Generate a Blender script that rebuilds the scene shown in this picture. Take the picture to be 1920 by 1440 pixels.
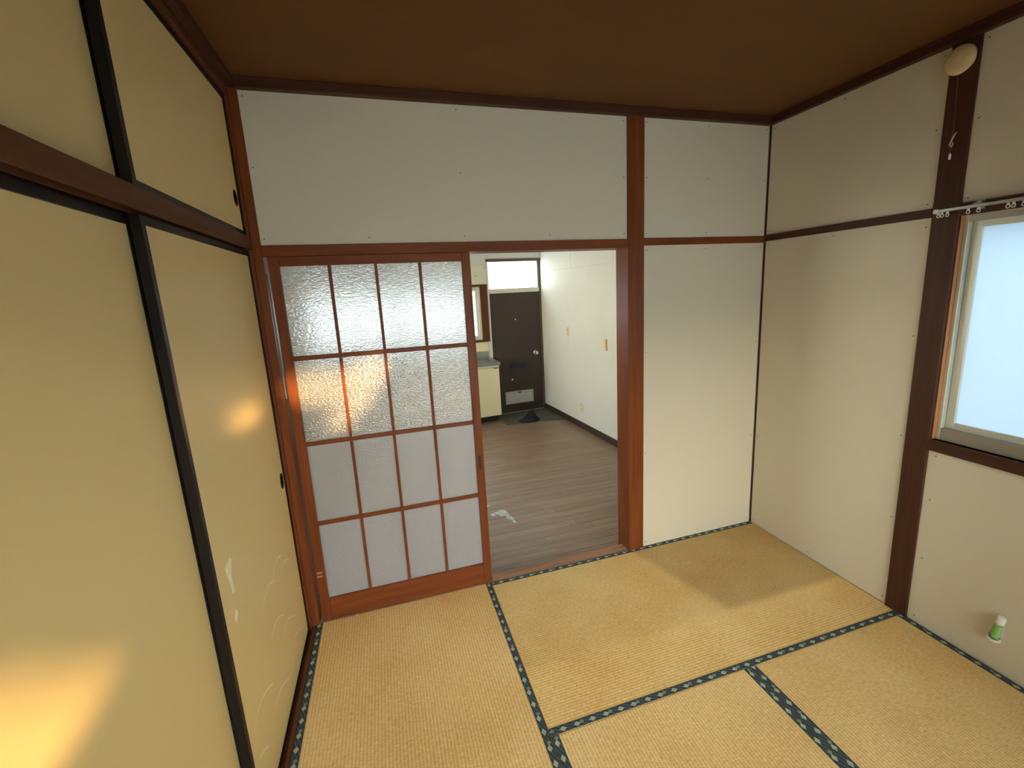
import bpy, bmesh, math, random
from mathutils import Vector, Matrix
random.seed(4)
S = bpy.context.scene
COL = S.collection
for o in list(bpy.data.objects): bpy.data.objects.remove(o)

# ------------------------------------------------------------------ camera
cam_d = bpy.data.cameras.new('camera'); cam = bpy.data.objects.new('camera', cam_d); COL.objects.link(cam)
F_PX = 843.64
cam_d.sensor_width = 36.0; cam_d.sensor_fit = 'HORIZONTAL'
cam_d.lens = F_PX / 1920 * 36.0
cam_d.shift_x = -19.68 / 1920; cam_d.shift_y = -10.63 / 1920
cam_d.clip_start = 0.02; cam_d.clip_end = 200
R = ((0.9537374115055546, 0.10362974915250506, -0.2822159190854998),
     (-0.2966304306915466, 0.17154817900996827, -0.939458146947543),
     (-0.04894218510070907, 0.9797102109138972, 0.19435165332102317))
M = Matrix(R).to_4x4(); M.translation = (0.46032521, -2.1937422, 1.58163199)
cam.matrix_world = M
S.camera = cam

# ------------------------------------------------------------------ world, sun, exposure
EXPOSURE = 2.08
SKY = 4.6
SUN = 3.2
S.view_settings.view_transform = 'Standard'; S.view_settings.look = 'None'
S.view_settings.exposure = EXPOSURE; S.view_settings.gamma = 1.0
S.view_settings.use_curve_mapping = False
S.cycles.use_denoising = True
S.cycles.max_bounces = 14; S.cycles.diffuse_bounces = 8; S.cycles.glossy_bounces = 5
S.cycles.transmission_bounces = 8; S.cycles.transparent_max_bounces = 12
S.cycles.sample_clamp_indirect = 8.0
wd = bpy.data.worlds.new('sky'); S.world = wd; wd.use_nodes = True
nt = wd.node_tree; nt.nodes.clear()
out = nt.nodes.new('ShaderNodeOutputWorld'); bg = nt.nodes.new('ShaderNodeBackground')
tc = nt.nodes.new('ShaderNodeTexCoord'); sx = nt.nodes.new('ShaderNodeSeparateXYZ'); rp = nt.nodes.new('ShaderNodeValToRGB')
nt.links.new(tc.outputs['Generated'], sx.inputs[0]); nt.links.new(sx.outputs['Z'], rp.inputs[0])
e = rp.color_ramp.elements
e[0].position = 0.0; e[0].color = (1.0, .90, .72, 1)
e[1].position = 1.0; e[1].color = (.50, .66, .95, 1)
k = rp.color_ramp.elements.new(.25); k.color = (.92, .92, .86, 1)
# the evening side of the sky (towards the sun, -Y) is warmer and brighter than the far side
rs_ = nt.nodes.new('ShaderNodeValToRGB'); ry = nt.nodes.new('ShaderNodeMapRange'); mx = nt.nodes.new('ShaderNodeMix'); mx.data_type = 'RGBA'; mx.blend_type = 'MULTIPLY'; mx.inputs[0].default_value = 1
ry.inputs['From Min'].default_value = -1; ry.inputs['From Max'].default_value = 1
nt.links.new(sx.outputs['Y'], ry.inputs['Value']); nt.links.new(ry.outputs[0], rs_.inputs[0])
rs_.color_ramp.elements[0].color = (1.0, .93, .80, 1); rs_.color_ramp.elements[1].color = (.46, .54, .60, 1)
nt.links.new(rp.outputs[0], mx.inputs[6]); nt.links.new(rs_.outputs[0], mx.inputs[7])
nt.links.new(mx.outputs[2], bg.inputs[0]); bg.inputs[1].default_value = SKY
nt.links.new(bg.outputs[0], out.inputs[0])
SUN_DIR = Vector((-.35, 1.0, -.12)).normalized()
sd = bpy.data.lights.new('low_sun', 'SUN'); sd.energy = SUN; sd.color = (1.0, .60, .22); sd.angle = math.radians(.9)
so = bpy.data.objects.new('low_sun', sd); COL.objects.link(so); so.location = (2, -8, 3)
so.rotation_euler = SUN_DIR.to_track_quat('-Z', 'Y').to_euler()
def portal(name, loc, size, d):
    l = bpy.data.lights.new(name, 'AREA'); l.shape = 'RECTANGLE'; l.size, l.size_y = size
    o = bpy.data.objects.new(name, l); COL.objects.link(o); o.location = loc
    o.rotation_euler = Vector(d).to_track_quat('-Z', 'Z').to_euler(); l.cycles.is_portal = True
    return o

# ------------------------------------------------------------------ helpers
def BM(): return bmesh.new()
def box(bm, x0, x1, y0, y1, z0, z1, bev=0.0, rnd=None):
    vs = [bm.verts.new((x, y, z)) for x in (x0, x1) for y in (y0, y1) for z in (z0, z1)]
    fs = [(0,1,3,2),(4,6,7,5),(0,4,5,1),(2,3,7,6),(0,2,6,4),(1,5,7,3)]
    faces = [bm.faces.new([vs[i] for i in f]) for f in fs]
    if bev > 0:
        ed = list({e for f in faces for e in f.edges})
        bmesh.ops.bevel(bm, geom=ed, offset=bev, segments=1, profile=.5, affect='EDGES')
    return bm
def boxb(*a, bev=0.0): return box(BM(), *a, bev=bev)
def cyl(bm, c, d, r, h, n=24, r2=None):
    c = Vector(c); d = Vector(d).normalized(); q = d.to_track_quat('Z', 'Y').to_matrix().to_4x4()
    m = Matrix.Translation(c + d*h/2) @ q
    bmesh.ops.create_cone(bm, cap_ends=True, segments=n, radius1=r, radius2=r if r2 is None else r2, depth=h, matrix=m)
    return bm
def lathe(bm, c, d, prof, n=32):
    c = Vector(c); q = Vector(d).normalized().to_track_quat('Z', 'Y').to_matrix()
    rings = []
    for r, z in prof:
        rings.append([bm.verts.new(c + q @ Vector((r*math.cos(2*math.pi*i/n), r*math.sin(2*math.pi*i/n), z))) for i in range(n)])
    for a, b in zip(rings, rings[1:]):
        for i in range(n):
            bm.faces.new((a[i], a[(i+1) % n], b[(i+1) % n], b[i]))
    bm.faces.new(rings[0][::-1]); bm.faces.new(rings[-1])
    return bm
def tube(bm, pts, r, n=8, flat=None):
    pts = [Vector(p) for p in pts]; rings = []
    for i, p in enumerate(pts):
        t = (pts[min(i+1, len(pts)-1)] - pts[max(i-1, 0)]).normalized()
        a = t.cross(Vector((1, 0, 0)));
        if a.length < .1: a = t.cross(Vector((0, 1, 0)))
        a.normalize(); b = t.cross(a).normalized()
        rr = r[i] if isinstance(r, (list, tuple)) else r
        ring = []
        for k in range(n):
            w = 2*math.pi*k/n; v = a*math.cos(w)*rr + b*math.sin(w)*rr
            if flat: v = Vector((v.x*flat, v.y, v.z))
            ring.append(bm.verts.new(p + v))
        rings.append(ring)
    for a, b in zip(rings, rings[1:]):
        for i in range(n): bm.faces.new((a[i], a[(i+1) % n], b[(i+1) % n], b[i]))
    bm.faces.new(rings[0][::-1]); bm.faces.new(rings[-1])
    return bm
def prism(bm, poly, z0, z1):
    a = [bm.verts.new((x, y, z0)) for x, y in poly]; b = [bm.verts.new((x, y, z1)) for x, y in poly]
    bm.faces.new(a[::-1]); bm.faces.new(b); n = len(poly)
    for i in range(n): bm.faces.new((a[i], a[(i+1) % n], b[(i+1) % n], b[i]))
    return bm
def obj(name, bm, mat, parent=None, xf=None, smooth=False):
    bmesh.ops.recalc_face_normals(bm, faces=bm.faces)
    if xf is not None: bmesh.ops.transform(bm, matrix=xf, verts=bm.verts)
    me = bpy.data.meshes.new(name); bm.to_mesh(me); bm.free(); me.materials.append(mat)
    o = bpy.data.objects.new(name, me); COL.objects.link(o)
    if parent is not None:
        o.parent = parent; o.matrix_parent_inverse = Matrix.Identity(4)
        if parent.type == 'EMPTY' or parent.location.length > 0:
            me.transform(Matrix.Translation(-world_loc(parent)))
    elif True:
        me.transform(Matrix.Identity(4))
    if smooth:
        for p in me.polygons: p.use_smooth = True
        me.set_sharp_from_angle(angle=math.radians(40))
    return o
def world_loc(o):
    l = Vector((0, 0, 0))
    while o is not None: l = l + o.location; o = o.parent
    return l
def tag(o, label=None, cat=None, group=None, kind=None):
    if label: o['label'] = label
    if cat: o['category'] = cat
    if group: o['group'] = group
    if kind: o['kind'] = kind
    return o
def thing(name, loc, label, cat, group=None, kind=None):
    o = bpy.data.objects.new(name, None); COL.objects.link(o); o.location = loc; o.empty_display_size = .05
    return tag(o, label, cat, group, kind)
def struct(name, bm, mat, label=None, cat=None, xf=None):
    return tag(obj(name, bm, mat, xf=xf), label, cat, kind='structure')
def recentre(o):
    """move a one-mesh thing's origin to the middle of its base"""
    me = o.data; v = [x.co for x in me.vertices]
    c = Vector(((min(p.x for p in v)+max(p.x for p in v))/2, (min(p.y for p in v)+max(p.y for p in v))/2, min(p.z for p in v)))
    me.transform(Matrix.Translation(-c)); o.location = c
    return o

# ------------------------------------------------------------------ materials
def mat(name, col, rough=.6, metal=0, spec=.5, coat=0, noise=None, bump=None, trans=0, ior=1.45, detail=3):
    """noise=(scale xyz, amount, second colour); bump=(scale xyz, strength, distance)"""
    m = bpy.data.materials.new(name); m.use_nodes = True; n = m.node_tree; b = n.nodes['Principled BSDF']
    b.inputs['Base Color'].default_value = (*col, 1); b.inputs['Roughness'].default_value = rough
    b.inputs['Metallic'].default_value = metal; b.inputs['Specular IOR Level'].default_value = spec
    b.inputs['Coat Weight'].default_value = coat; b.inputs['Transmission Weight'].default_value = trans
    b.inputs['IOR'].default_value = ior
    tcn = n.nodes.new('ShaderNodeTexCoord')
    def nz(scale, det=detail, rgh=.6):
        mp = n.nodes.new('ShaderNodeMapping'); mp.inputs['Scale'].default_value = scale
        n.links.new(tcn.outputs['Object'], mp.inputs[0])
        t = n.nodes.new('ShaderNodeTexNoise'); t.inputs['Scale'].default_value = 1; t.inputs['Detail'].default_value = det
        t.inputs['Roughness'].default_value = rgh
        n.links.new(mp.outputs[0], t.inputs['Vector']); return t
    if noise:
        t = nz(noise[0]); r = n.nodes.new('ShaderNodeValToRGB')
        lo, hi = .5-noise[1], .5+noise[1]
        r.color_ramp.elements[0].position = lo; r.color_ramp.elements[1].position = hi
        r.color_ramp.elements[0].color = (*noise[2], 1); r.color_ramp.elements[1].color = (*col, 1)
        n.links.new(t.outputs['Fac'], r.inputs[0]); n.links.new(r.outputs[0], b.inputs['Base Color'])
    if bump:
        t = nz(bump[0], 2); bp = n.nodes.new('ShaderNodeBump'); bp.inputs['Strength'].default_value = bump[1]
        bp.inputs['Distance'].default_value = bump[2]
        n.links.new(t.outputs['Fac'], bp.inputs['Height']); n.links.new(bp.outputs[0], b.inputs['Normal'])
    return m
def woodset(name, col, dark, rough=.42, sc=60, ax='Z', coat=.1):
    s = {'X': (2.2, sc, sc), 'Y': (sc, 2.2, sc), 'Z': (sc, sc, 2.2)}[ax]
    return mat(name+ax, col, rough=rough, spec=.28, noise=(s, .28, dark), bump=((s[0], s[1], s[2]), .15, .001), coat=coat)
RED = ((.235, .064, .016), (.12, .031, .009))
DRK = ((.085, .034, .017), (.045, .017, .009))
W_ = {a: woodset('reddish_wood', *RED, ax=a, sc=34, coat=.04) for a in 'XYZ'}
B_ = {a: woodset('brown_wood', (.135, .050, .019), (.085, .030, .011), ax=a, rough=.55, coat=0) for a in 'XYZ'}
D_ = {a: woodset('dark_wood', *DRK, ax=a, rough=.5, coat=0) for a in 'XYZ'}
M_panel = mat('white_board', (.66, .615, .485), rough=.55, spec=.3, bump=((900, 900, 900), .08, .0004))
M_fus = mat('yellowed_paper', (.82, .635, .28), rough=.45, spec=.35, noise=((1.6, 1.6, 1.1), .3, (.78, .625, .31)), bump=((400, 400, 400), .08, .0004))
M_fusgold = mat('pale_gold_print', (.98, .92, .66), rough=.3)
M_black = mat('black_lacquer', (.010, .008, .007), rough=.42, spec=.28)
M_ceil = mat('brown_ceiling_board', (.145, .057, .009), rough=.7, noise=((1.5, 6, 1), .25, (.115, .047, .008)))
M_pull = mat('aged_bronze', (.028, .020, .013), rough=.5)
M_alu = mat('aluminium_frame', (.62, .63, .54), rough=.35, metal=.25, spec=.5)
M_alud = mat('dull_aluminium', (.36, .34, .28), rough=.45, metal=.5)
M_cream = mat('cream_plastic', (.72, .66, .42), rough=.4)
M_disc = mat('aged_cream_plastic', (.80, .66, .36), rough=.45, noise=((30, 30, 30), .2, (.66, .52, .27)))
M_white = mat('white_plastic', (.8, .8, .74), rough=.4)
M_clear = mat('milky_clear_plastic', (.86, .92, .84), rough=.2, trans=.88, ior=1.2)
M_green = mat('bright_green_gel', (.24, .72, .05), rough=.35)
M_steel = mat('stainless_steel', (.42, .44, .43), rough=.28, metal=.9, bump=((2, 200, 2), .05, .001))
M_chrome = mat('chrome', (.8, .8, .8), rough=.12, metal=1)
M_kwall = mat('kitchen_wall_board', (.73, .735, .67), rough=.55, spec=.3, noise=((3, 3, 3), .3, (.69, .69, .62)))
M_kcream = mat('cream_laminate', (.78, .72, .48), rough=.35)
M_board2 = mat('ivory_board', (.76, .75, .60), rough=.5)
M_edoor = mat('brown_painted_steel', (.060, .043, .033), rough=.5, noise=((180, 180, 4), .3, (.048, .034, .026)))
M_trim_w = mat('white_painted_frame', (.66, .66, .58), rough=.45)
M_purple = mat('dull_brown_frame', (.11, .075, .07), rough=.5)
M_darkp = mat('black_plastic', (.015, .015, .017), rough=.5)
M_navy = mat('navy_plastic', (.012, .018, .045), rough=.4)
M_vent = mat('grey_vent_plate', (.50, .50, .48), rough=.4, metal=.1)
M_cloth = mat('black_cloth', (.012, .013, .014), rough=.9, bump=((60, 60, 60), .4, .003))
M_genk = mat('grey_green_vinyl', (.105, .112, .09), rough=.6, noise=((14, 14, 14), .25, (.08, .087, .07)))
M_base = mat('dark_brown_baseboard', (.045, .028, .020), rough=.5)
M_ground = mat('outdoor_concrete', (.50, .48, .44), rough=.9)
M_slab = mat('floor_slab', (.10, .06, .035), rough=.8)
M_crumb = mat('pale_crumb', (.85, .78, .6), rough=.8)
M_spill = mat('white_paint_residue', (.62, .66, .62), rough=.7, noise=((40, 40, 40), .12, (.36, .32, .29)))
M_pin = mat('panel_pin_head', (.20, .17, .12), rough=.5)
M_jamblit = mat('lit_jamb_wood', (.50, .21, .075), rough=.45)  # orange carries the daylight falling on the jamb, painted into the wood colour

# tatami rush: fine ribs along the mat, pale short flecks
def tatami_mat_material(ax, darken=False):
    m = mat('woven_rush_'+ax, (.60, .39, .145), rough=.55, spec=.35)
    n = m.node_tree; b = n.nodes['Principled BSDF']; tcn = n.nodes.new('ShaderNodeTexCoord')
    sp = n.nodes.new('ShaderNodeSeparateXYZ'); n.links.new(tcn.outputs['Object'], sp.inputs[0])
    cross, along = ('X', 'Y') if ax == 'Y' else ('Y', 'X')
    def m1(op, a, bb=None):
        x = n.nodes.new('ShaderNodeMath'); x.operation = op
        for i, v in enumerate((a, bb)):
            if v is None: continue
            if isinstance(v, (int, float)): x.inputs[i].default_value = v
            else: n.links.new(v, x.inputs[i])
        return x.outputs[0]
    rib = m1('ABSOLUTE', m1('SINE', m1('MULTIPLY', sp.outputs[cross], math.pi/.0125)))
    rush = m1('ABSOLUTE', m1('SINE', m1('MULTIPLY', sp.outputs[along], math.pi/.0042)))
    def nz(scale, det=2):
        mp = n.nodes.new('ShaderNodeMapping'); mp.inputs['Scale'].default_value = scale
        n.links.new(tcn.outputs['Object'], mp.inputs[0]); t = n.nodes.new('ShaderNodeTexNoise')
        t.inputs['Scale'].default_value = 1; t.inputs['Detail'].default_value = det
        n.links.new(mp.outputs[0], t.inputs['Vector']); return t.outputs['Fac']
    a, c = (70, 14)
    flecks = nz((c*3, 260, 1) if cross == 'X' else (260, c*3, 1))
    cells = nz((70, 70, 1), 1); big = nz((2.2, 2.2, 1), 3)
    f = m1('ADD', m1('MULTIPLY', flecks, .55), m1('ADD', m1('MULTIPLY', cells, .22), m1('ADD', m1('MULTIPLY', big, .5), m1('MULTIPLY', rib, .22))))
    r = n.nodes.new('ShaderNodeValToRGB')
    r.color_ramp.elements[0].position = .58; r.color_ramp.elements[0].color = (.62, .375, .14, 1)
    r.color_ramp.elements[1].position = .96; r.color_ramp.elements[1].color = (.88, .66, .33, 1)
    k = r.color_ramp.elements.new(.77); k.color = (.77, .525, .205, 1)
    n.links.new(f, r.inputs[0]); n.links.new(r.outputs[0], b.inputs['Base Color'])
    if darken:
        # darker towards the back, more so right of a slanted edge
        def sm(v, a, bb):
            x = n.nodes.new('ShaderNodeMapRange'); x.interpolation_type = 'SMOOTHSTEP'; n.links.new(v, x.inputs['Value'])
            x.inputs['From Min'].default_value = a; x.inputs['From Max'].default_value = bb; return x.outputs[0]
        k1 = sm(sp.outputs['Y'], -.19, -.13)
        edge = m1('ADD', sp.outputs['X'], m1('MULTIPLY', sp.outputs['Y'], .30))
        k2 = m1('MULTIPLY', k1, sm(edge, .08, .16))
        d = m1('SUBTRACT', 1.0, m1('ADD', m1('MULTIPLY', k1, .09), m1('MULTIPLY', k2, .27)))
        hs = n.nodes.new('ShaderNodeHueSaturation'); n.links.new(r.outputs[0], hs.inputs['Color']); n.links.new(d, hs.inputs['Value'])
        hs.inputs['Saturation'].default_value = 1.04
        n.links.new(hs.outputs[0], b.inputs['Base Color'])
    h = m1('ADD', m1('MULTIPLY', rib, 1.0), m1('ADD', m1('MULTIPLY', rush, .35), m1('MULTIPLY', flecks, .8)))
    bp = n.nodes.new('ShaderNodeBump'); bp.inputs['Strength'].default_value = .35; bp.inputs['Distance'].default_value = .0014
    n.links.new(h, bp.inputs['Height']); n.links.new(bp.outputs[0], b.inputs['Normal'])
    return m
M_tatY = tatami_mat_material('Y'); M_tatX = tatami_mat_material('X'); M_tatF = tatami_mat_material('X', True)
# cloth edging with woven lozenges; local object coords: s along, t across centred on 0
def edging(ax):
    m = mat('blue_green_edging_'+ax, (.05, .07, .075), rough=.75, spec=.3)
    n = m.node_tree; b = n.nodes['Principled BSDF']; tcn = n.nodes.new('ShaderNodeTexCoord')
    sp = n.nodes.new('ShaderNodeSeparateXYZ'); n.links.new(tcn.outputs['Object'], sp.inputs[0])
    s, t = (sp.outputs['X'], sp.outputs['Y']) if ax == 'X' else (sp.outputs['Y'], sp.outputs['X'])
    def m1(op, a, bb=None, cc=None):
        x = n.nodes.new('ShaderNodeMath'); x.operation = op
        for i, v in enumerate((a, bb, cc)):
            if v is None: continue
            if isinstance(v, (int, float)): x.inputs[i].default_value = v
            else: n.links.new(v, x.inputs[i])
        return x.outputs[0]
    P = .118
    def loz(s0, t0, a, bb):
        fr = m1('SUBTRACT', m1('FRACT', m1('ADD', m1('DIVIDE', s, P), 50.5 - s0)), .5)
        d = m1('ADD', m1('DIVIDE', m1('ABSOLUTE', m1('MULTIPLY', fr, P)), a), m1('DIVIDE', m1('ABSOLUTE', m1('SUBTRACT', t, t0)), bb))
        return m1('LESS_THAN', d, 1.0)
    one = m1('MAXIMUM', loz(0, -.002, .0145, .0095), loz(.47, -.002, .0135, .0095))
    two = loz(.63, .001, .010, .0075)
    diag = m1('SINE', m1('MULTIPLY', m1('ADD', s, m1('MULTIPLY', t, 2.2)), 2*math.pi/.0295))
    band = m1('GREATER_THAN', diag, .55)
    def mix(f, A, B):
        x = n.nodes.new('ShaderNodeMix'); x.data_type = 'RGBA'; n.links.new(f, x.inputs[0])
        for i, v in ((6, A), (7, B)):
            if isinstance(v, tuple): x.inputs[i].default_value = (*v, 1)
            else: n.links.new(v, x.inputs[i])
        return x.outputs[2]
    c = mix(band, (.034, .052, .058), (.085, .105, .108))
    c = mix(two, c, (.20, .25, .18)); c = mix(one, c, (.40, .43, .30))
    n.links.new(c, b.inputs['Base Color'])
    return m
M_ed = {'X': edging('X'), 'Y': edging('Y')}

def glassmix(name, tint, rough, bs, strength, dist, milk, milkcol, ior=1.4, refl=0, con=1.0):
    m = bpy.data.materials.new(name); m.use_nodes = True; n = m.node_tree; n.nodes.clear()
    o = n.nodes.new('ShaderNodeOutputMaterial'); g = n.nodes.new('ShaderNodeBsdfPrincipled')
    g.inputs['Base Color'].default_value = (*tint, 1); g.inputs['Transmission Weight'].default_value = 1
    g.inputs['Roughness'].default_value = rough; g.inputs['IOR'].default_value = ior
    tcn = n.nodes.new('ShaderNodeTexCoord'); mp = n.nodes.new('ShaderNodeMapping'); mp.inputs['Scale'].default_value = bs
    t = n.nodes.new('ShaderNodeTexNoise'); t.inputs['Scale'].default_value = 1; t.inputs['Detail'].default_value = 1.5
    bp = n.nodes.new('ShaderNodeBump'); bp.inputs['Strength'].default_value = strength; bp.inputs['Distance'].default_value = dist
    n.links.new(tcn.outputs['Object'], mp.inputs[0]); n.links.new(mp.outputs[0], t.inputs['Vector'])
    n.links.new(t.outputs['Fac'], bp.inputs['Height']); n.links.new(bp.outputs[0], g.inputs['Normal'])
    tr = n.nodes.new('ShaderNodeBsdfTranslucent'); tr.inputs[0].default_value = (*milkcol, 1)
    df = n.nodes.new('ShaderNodeBsdfDiffuse'); df.inputs[0].default_value = (*milkcol, 1)
    n.links.new(bp.outputs[0], df.inputs['Normal'])
    if refl:
        # the dimples of figured glass scatter unevenly
        cr = n.nodes.new('ShaderNodeValToRGB'); cr.color_ramp.elements[0].position = .36; cr.color_ramp.elements[1].position = .64
        cr.color_ramp.elements[0].color = (*[c*(.80 if refl > .1 else .90) for c in milkcol], 1); cr.color_ramp.elements[1].color = (*[min(1, c*(1.18 if refl > .1 else 1.06)) for c in milkcol], 1)
        n.links.new(t.outputs['Fac'], cr.inputs[0]); n.links.new(cr.outputs[0], tr.inputs[0]); n.links.new(cr.outputs[0], df.inputs[0])
    mA = n.nodes.new('ShaderNodeMixShader'); mA.inputs[0].default_value = .35
    n.links.new(tr.outputs[0], mA.inputs[1]); n.links.new(df.outputs[0], mA.inputs[2])
    mB = n.nodes.new('ShaderNodeMixShader'); mB.inputs[0].default_value = milk
    n.links.new(g.outputs[0], mB.inputs[1]); n.links.new(mA.outputs[0], mB.inputs[2])
    fin = mB.outputs[0]
    if refl:
        gl = n.nodes.new('ShaderNodeBsdfGlossy'); gl.inputs['Roughness'].default_value = .22
        n.links.new(bp.outputs[0], gl.inputs['Normal'])
        mC = n.nodes.new('ShaderNodeMixShader'); mC.inputs[0].default_value = refl
        mr = n.nodes.new('ShaderNodeMapRange'); mr.inputs['From Min'].default_value = .42; mr.inputs['From Max'].default_value = .62
        mr.inputs['To Min'].default_value = .02; mr.inputs['To Max'].default_value = refl*2.4
        n.links.new(t.outputs['Fac'], mr.inputs['Value']); n.links.new(mr.outputs[0], mC.inputs[0])
        n.links.new(fin, mC.inputs[1]); n.links.new(gl.outputs[0], mC.inputs[2]); fin = mC.outputs[0]
    n.links.new(fin, o.inputs[0])
    return m
M_dglass = glassmix('figured_door_glass', (.97, .98, .95), .10, (92, 92, 190), 1.0, .0032, .36, (.76, .77, .82), refl=.12)
M_dglass2 = glassmix('fine_figured_door_glass', (.97, .98, .97), .16, (120, 120, 230), .6, .0025, .48, (.76, .76, .80), refl=.06)
M_dglass3 = glassmix('smooth_frosted_door_glass', (.97, .98, .97), .25, (200, 200, 300), .3, .001, .60, (.74, .74, .79), refl=.02)
M_wglass = glassmix('frosted_window_glass', (.9, .95, 1), .6, (300, 300, 300), .2, .0005, .85, (.80, .90, .97))
def half_clear(name, f, c=.94):
    m = bpy.data.materials.new(name); m.use_nodes = True; n = m.node_tree; n.nodes.clear()
    o = n.nodes.new('ShaderNodeOutputMaterial'); t = n.nodes.new('ShaderNodeBsdfTransparent'); g = n.nodes.new('ShaderNodeBsdfTranslucent')
    g.inputs[0].default_value = (c, c, c, 1); mx = n.nodes.new('ShaderNodeMixShader'); mx.inputs[0].default_value = f
    n.links.new(t.outputs[0], mx.inputs[1]); n.links.new(g.outputs[0], mx.inputs[2]); n.links.new(mx.outputs[0], o.inputs[0])
    return m
M_kglass = half_clear('hazy_transom_glass', .45)
M_sglass = half_clear('frosted_sink_window_glass', .95, .76)
def clear_glass():
    m = bpy.data.materials.new('clear_pane'); m.use_nodes = True; n = m.node_tree; n.nodes.clear()
    o = n.nodes.new('ShaderNodeOutputMaterial'); t = n.nodes.new('ShaderNodeBsdfTransparent'); g = n.nodes.new('ShaderNodeBsdfGlossy')
    g.inputs['Roughness'].default_value = .02
    f = n.nodes.new('ShaderNodeFresnel'); mx = n.nodes.new('ShaderNodeMixShader')
    n.links.new(f.outputs[0], mx.inputs[0]); n.links.new(t.outputs[0], mx.inputs[1]); n.links.new(g.outputs[0], mx.inputs[2])
    n.links.new(mx.outputs[0], o.inputs[0]); return m
M_clearp = clear_glass()

# ------------------------------------------------------------------ room shell
RW = 2.645; YB = -2.72; ZC = 2.447
struct('ground', boxb(-12, 16, -14, 16, -.9, -.7), M_ground, 'grey ground outside', 'ground')
struct('ceiling', boxb(-.2, RW+.1, YB-.1, .05, ZC, ZC+.04), M_ceil, 'brown board ceiling of the straw mat room', 'ceiling')
struct('floor', boxb(-.2, RW+.1, YB-.1, .0, -.12, -.055), M_slab, 'dark sub-floor under the straw mats', 'floor')

def pins(parent, pts, plane, off):
    bm = BM()
    for a, z in pts:
        if plane == 'Y': cyl(bm, (a, off, z), (0, -1, 0), .0032, .0012, 8)
        else: cyl(bm, (off, a, z), (-1, 0, 0), .0032, .0012, 8)
    o = obj('pin_heads', bm, M_pin, parent); o['kind'] = 'stuff'; return o
# back wall (between the mat room and the kitchen), with the doorway
bm = BM()
box(bm, -1.6, -.03, .02, .11, -.3, 2.6); box(bm, 1.745, 3.2, .02, .11, -.3, 2.6); box(bm, -.03, 1.745, .02, .11, 1.80, 2.6)
wb = struct('wall_back', bm, M_panel, 'white boarded wall with the doorway to the kitchen', 'wall')
def panelY(name, x0, x1, z0, z1, pn, label):
    p = tag(obj('panel', boxb(x0, x1, 0, .02, z0, z1, bev=.0015), M_panel, wb)); p['label'] = label
    pins(p, pn, 'Y', 0); return p
panelY('panel', .0, 1.734, 1.812, 2.408, [(.02, 2.385), (.02, 2.12), (.02, 1.84), (.87, 2.385), (.87, 2.12), (.87, 1.84), (1.715, 2.385), (1.715, 2.12), (1.715, 1.84), (.44, 1.84), (1.3, 1.84)], 'wide white panel above the doorway')
panelY('panel', 1.831, 2.634, 1.815, 2.408, [(1.85, 2.385), (1.85, 2.12), (1.85, 1.84), (2.23, 2.385), (2.23, 2.12), (2.23, 1.84), (2.615, 2.385), (2.615, 2.12), (2.615, 1.84)], 'small white panel above the rail')
panelY('panel', 1.831, 2.634, 0.0, 1.78, [(1.852, 1.755), (1.852, 1.2), (1.852, .6), (1.852, .03), (2.23, 1.755), (2.23, .03), (2.615, 1.755), (2.615, 1.2), (2.615, .6), (2.615, .03)], 'tall white panel right of the doorway post')
# right wall with the window hole
WY0, WY1, WZ0, WZ1 = -.948, -2.56, .868, 1.775
bm = BM()
box(bm, RW, RW+.10, WY0, .11, -.3, 2.6); box(bm, RW, RW+.10, YB-.1, WY1, -.3, 2.6)
box(bm, RW, RW+.10, WY1, WY0, -.3, WZ0); box(bm, RW, RW+.10, WY1, WY0, WZ1, 2.6)
wr = struct('wall_right', bm, M_panel, 'white boarded wall with the frosted window', 'wall')
def panelX(y0, y1, z0, z1, pn, label):
    p = obj('panel', boxb(RW-.004, RW+.01, y0, y1, z0, z1, bev=.0015), M_panel, wr); p['label'] = label
    pins(p, pn, 'X', RW-.004); return p
panelX(-.857, -.008, 1.818, 2.408, [(-.03, 2.385), (-.03, 2.12), (-.03, 1.84), (-.43, 2.385), (-.83, 2.385), (-.83, 2.12), (-.83, 1.84)], 'white panel left of the dark post, above the rail')
panelX(-.857, -.008, 0, 1.787, [(-.03, 1.765), (-.03, .03), (-.43, 1.765), (-.43, .03), (-.835, 1.75), (-.835, 1.3), (-.835, .85), (-.835, .45), (-.835, .03), (-.03, 1.2), (-.03, .6)], 'tall white panel left of the dark post')
panelX(YB, -.946, 1.822, 2.408, [(-.965, 2.385), (-.965, 2.12), (-.965, 1.84), (-1.4, 2.385), (-1.4, 2.1)], 'white panel above the window')
panelX(YB, -.946, 0, .822, [(-.975, .80), (-.975, .60), (-.975, .32), (-.975, .03), (-1.4, .80), (-1.4, .03)], 'white panel under the window')
# left wall behind the closet doors, wall behind the camera
struct('wall_left', boxb(-.9, -.86, YB-.1, .02, -.3, 2.6), M_slab, 'closet back wall', 'wall')
struct('wall_left_end', boxb(-.86, -.045, YB-.1, -1.86, -.055, 2.45), M_panel, 'wall beside the closet doors', 'wall')
struct('wall_closet', boxb(-.86, -.11, -1.86, .02, 2.42, 2.46), M_slab, 'closet ceiling', 'wall')
HX0, HX1, HZ = .06, 2.40, 1.90
bm = BM()
box(bm, -.9, HX0, YB-.1, YB, -.3, 2.6); box(bm, HX1, RW+.1, YB-.1, YB, -.3, 2.6); box(bm, HX0, HX1, YB-.1, YB, HZ, 2.6)
box(bm, HX0, HX1, YB-.1, YB, -.3, -.0)
struct('wall_near', bm, M_panel, 'white wall behind the camera with a tall window', 'wall')
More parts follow.
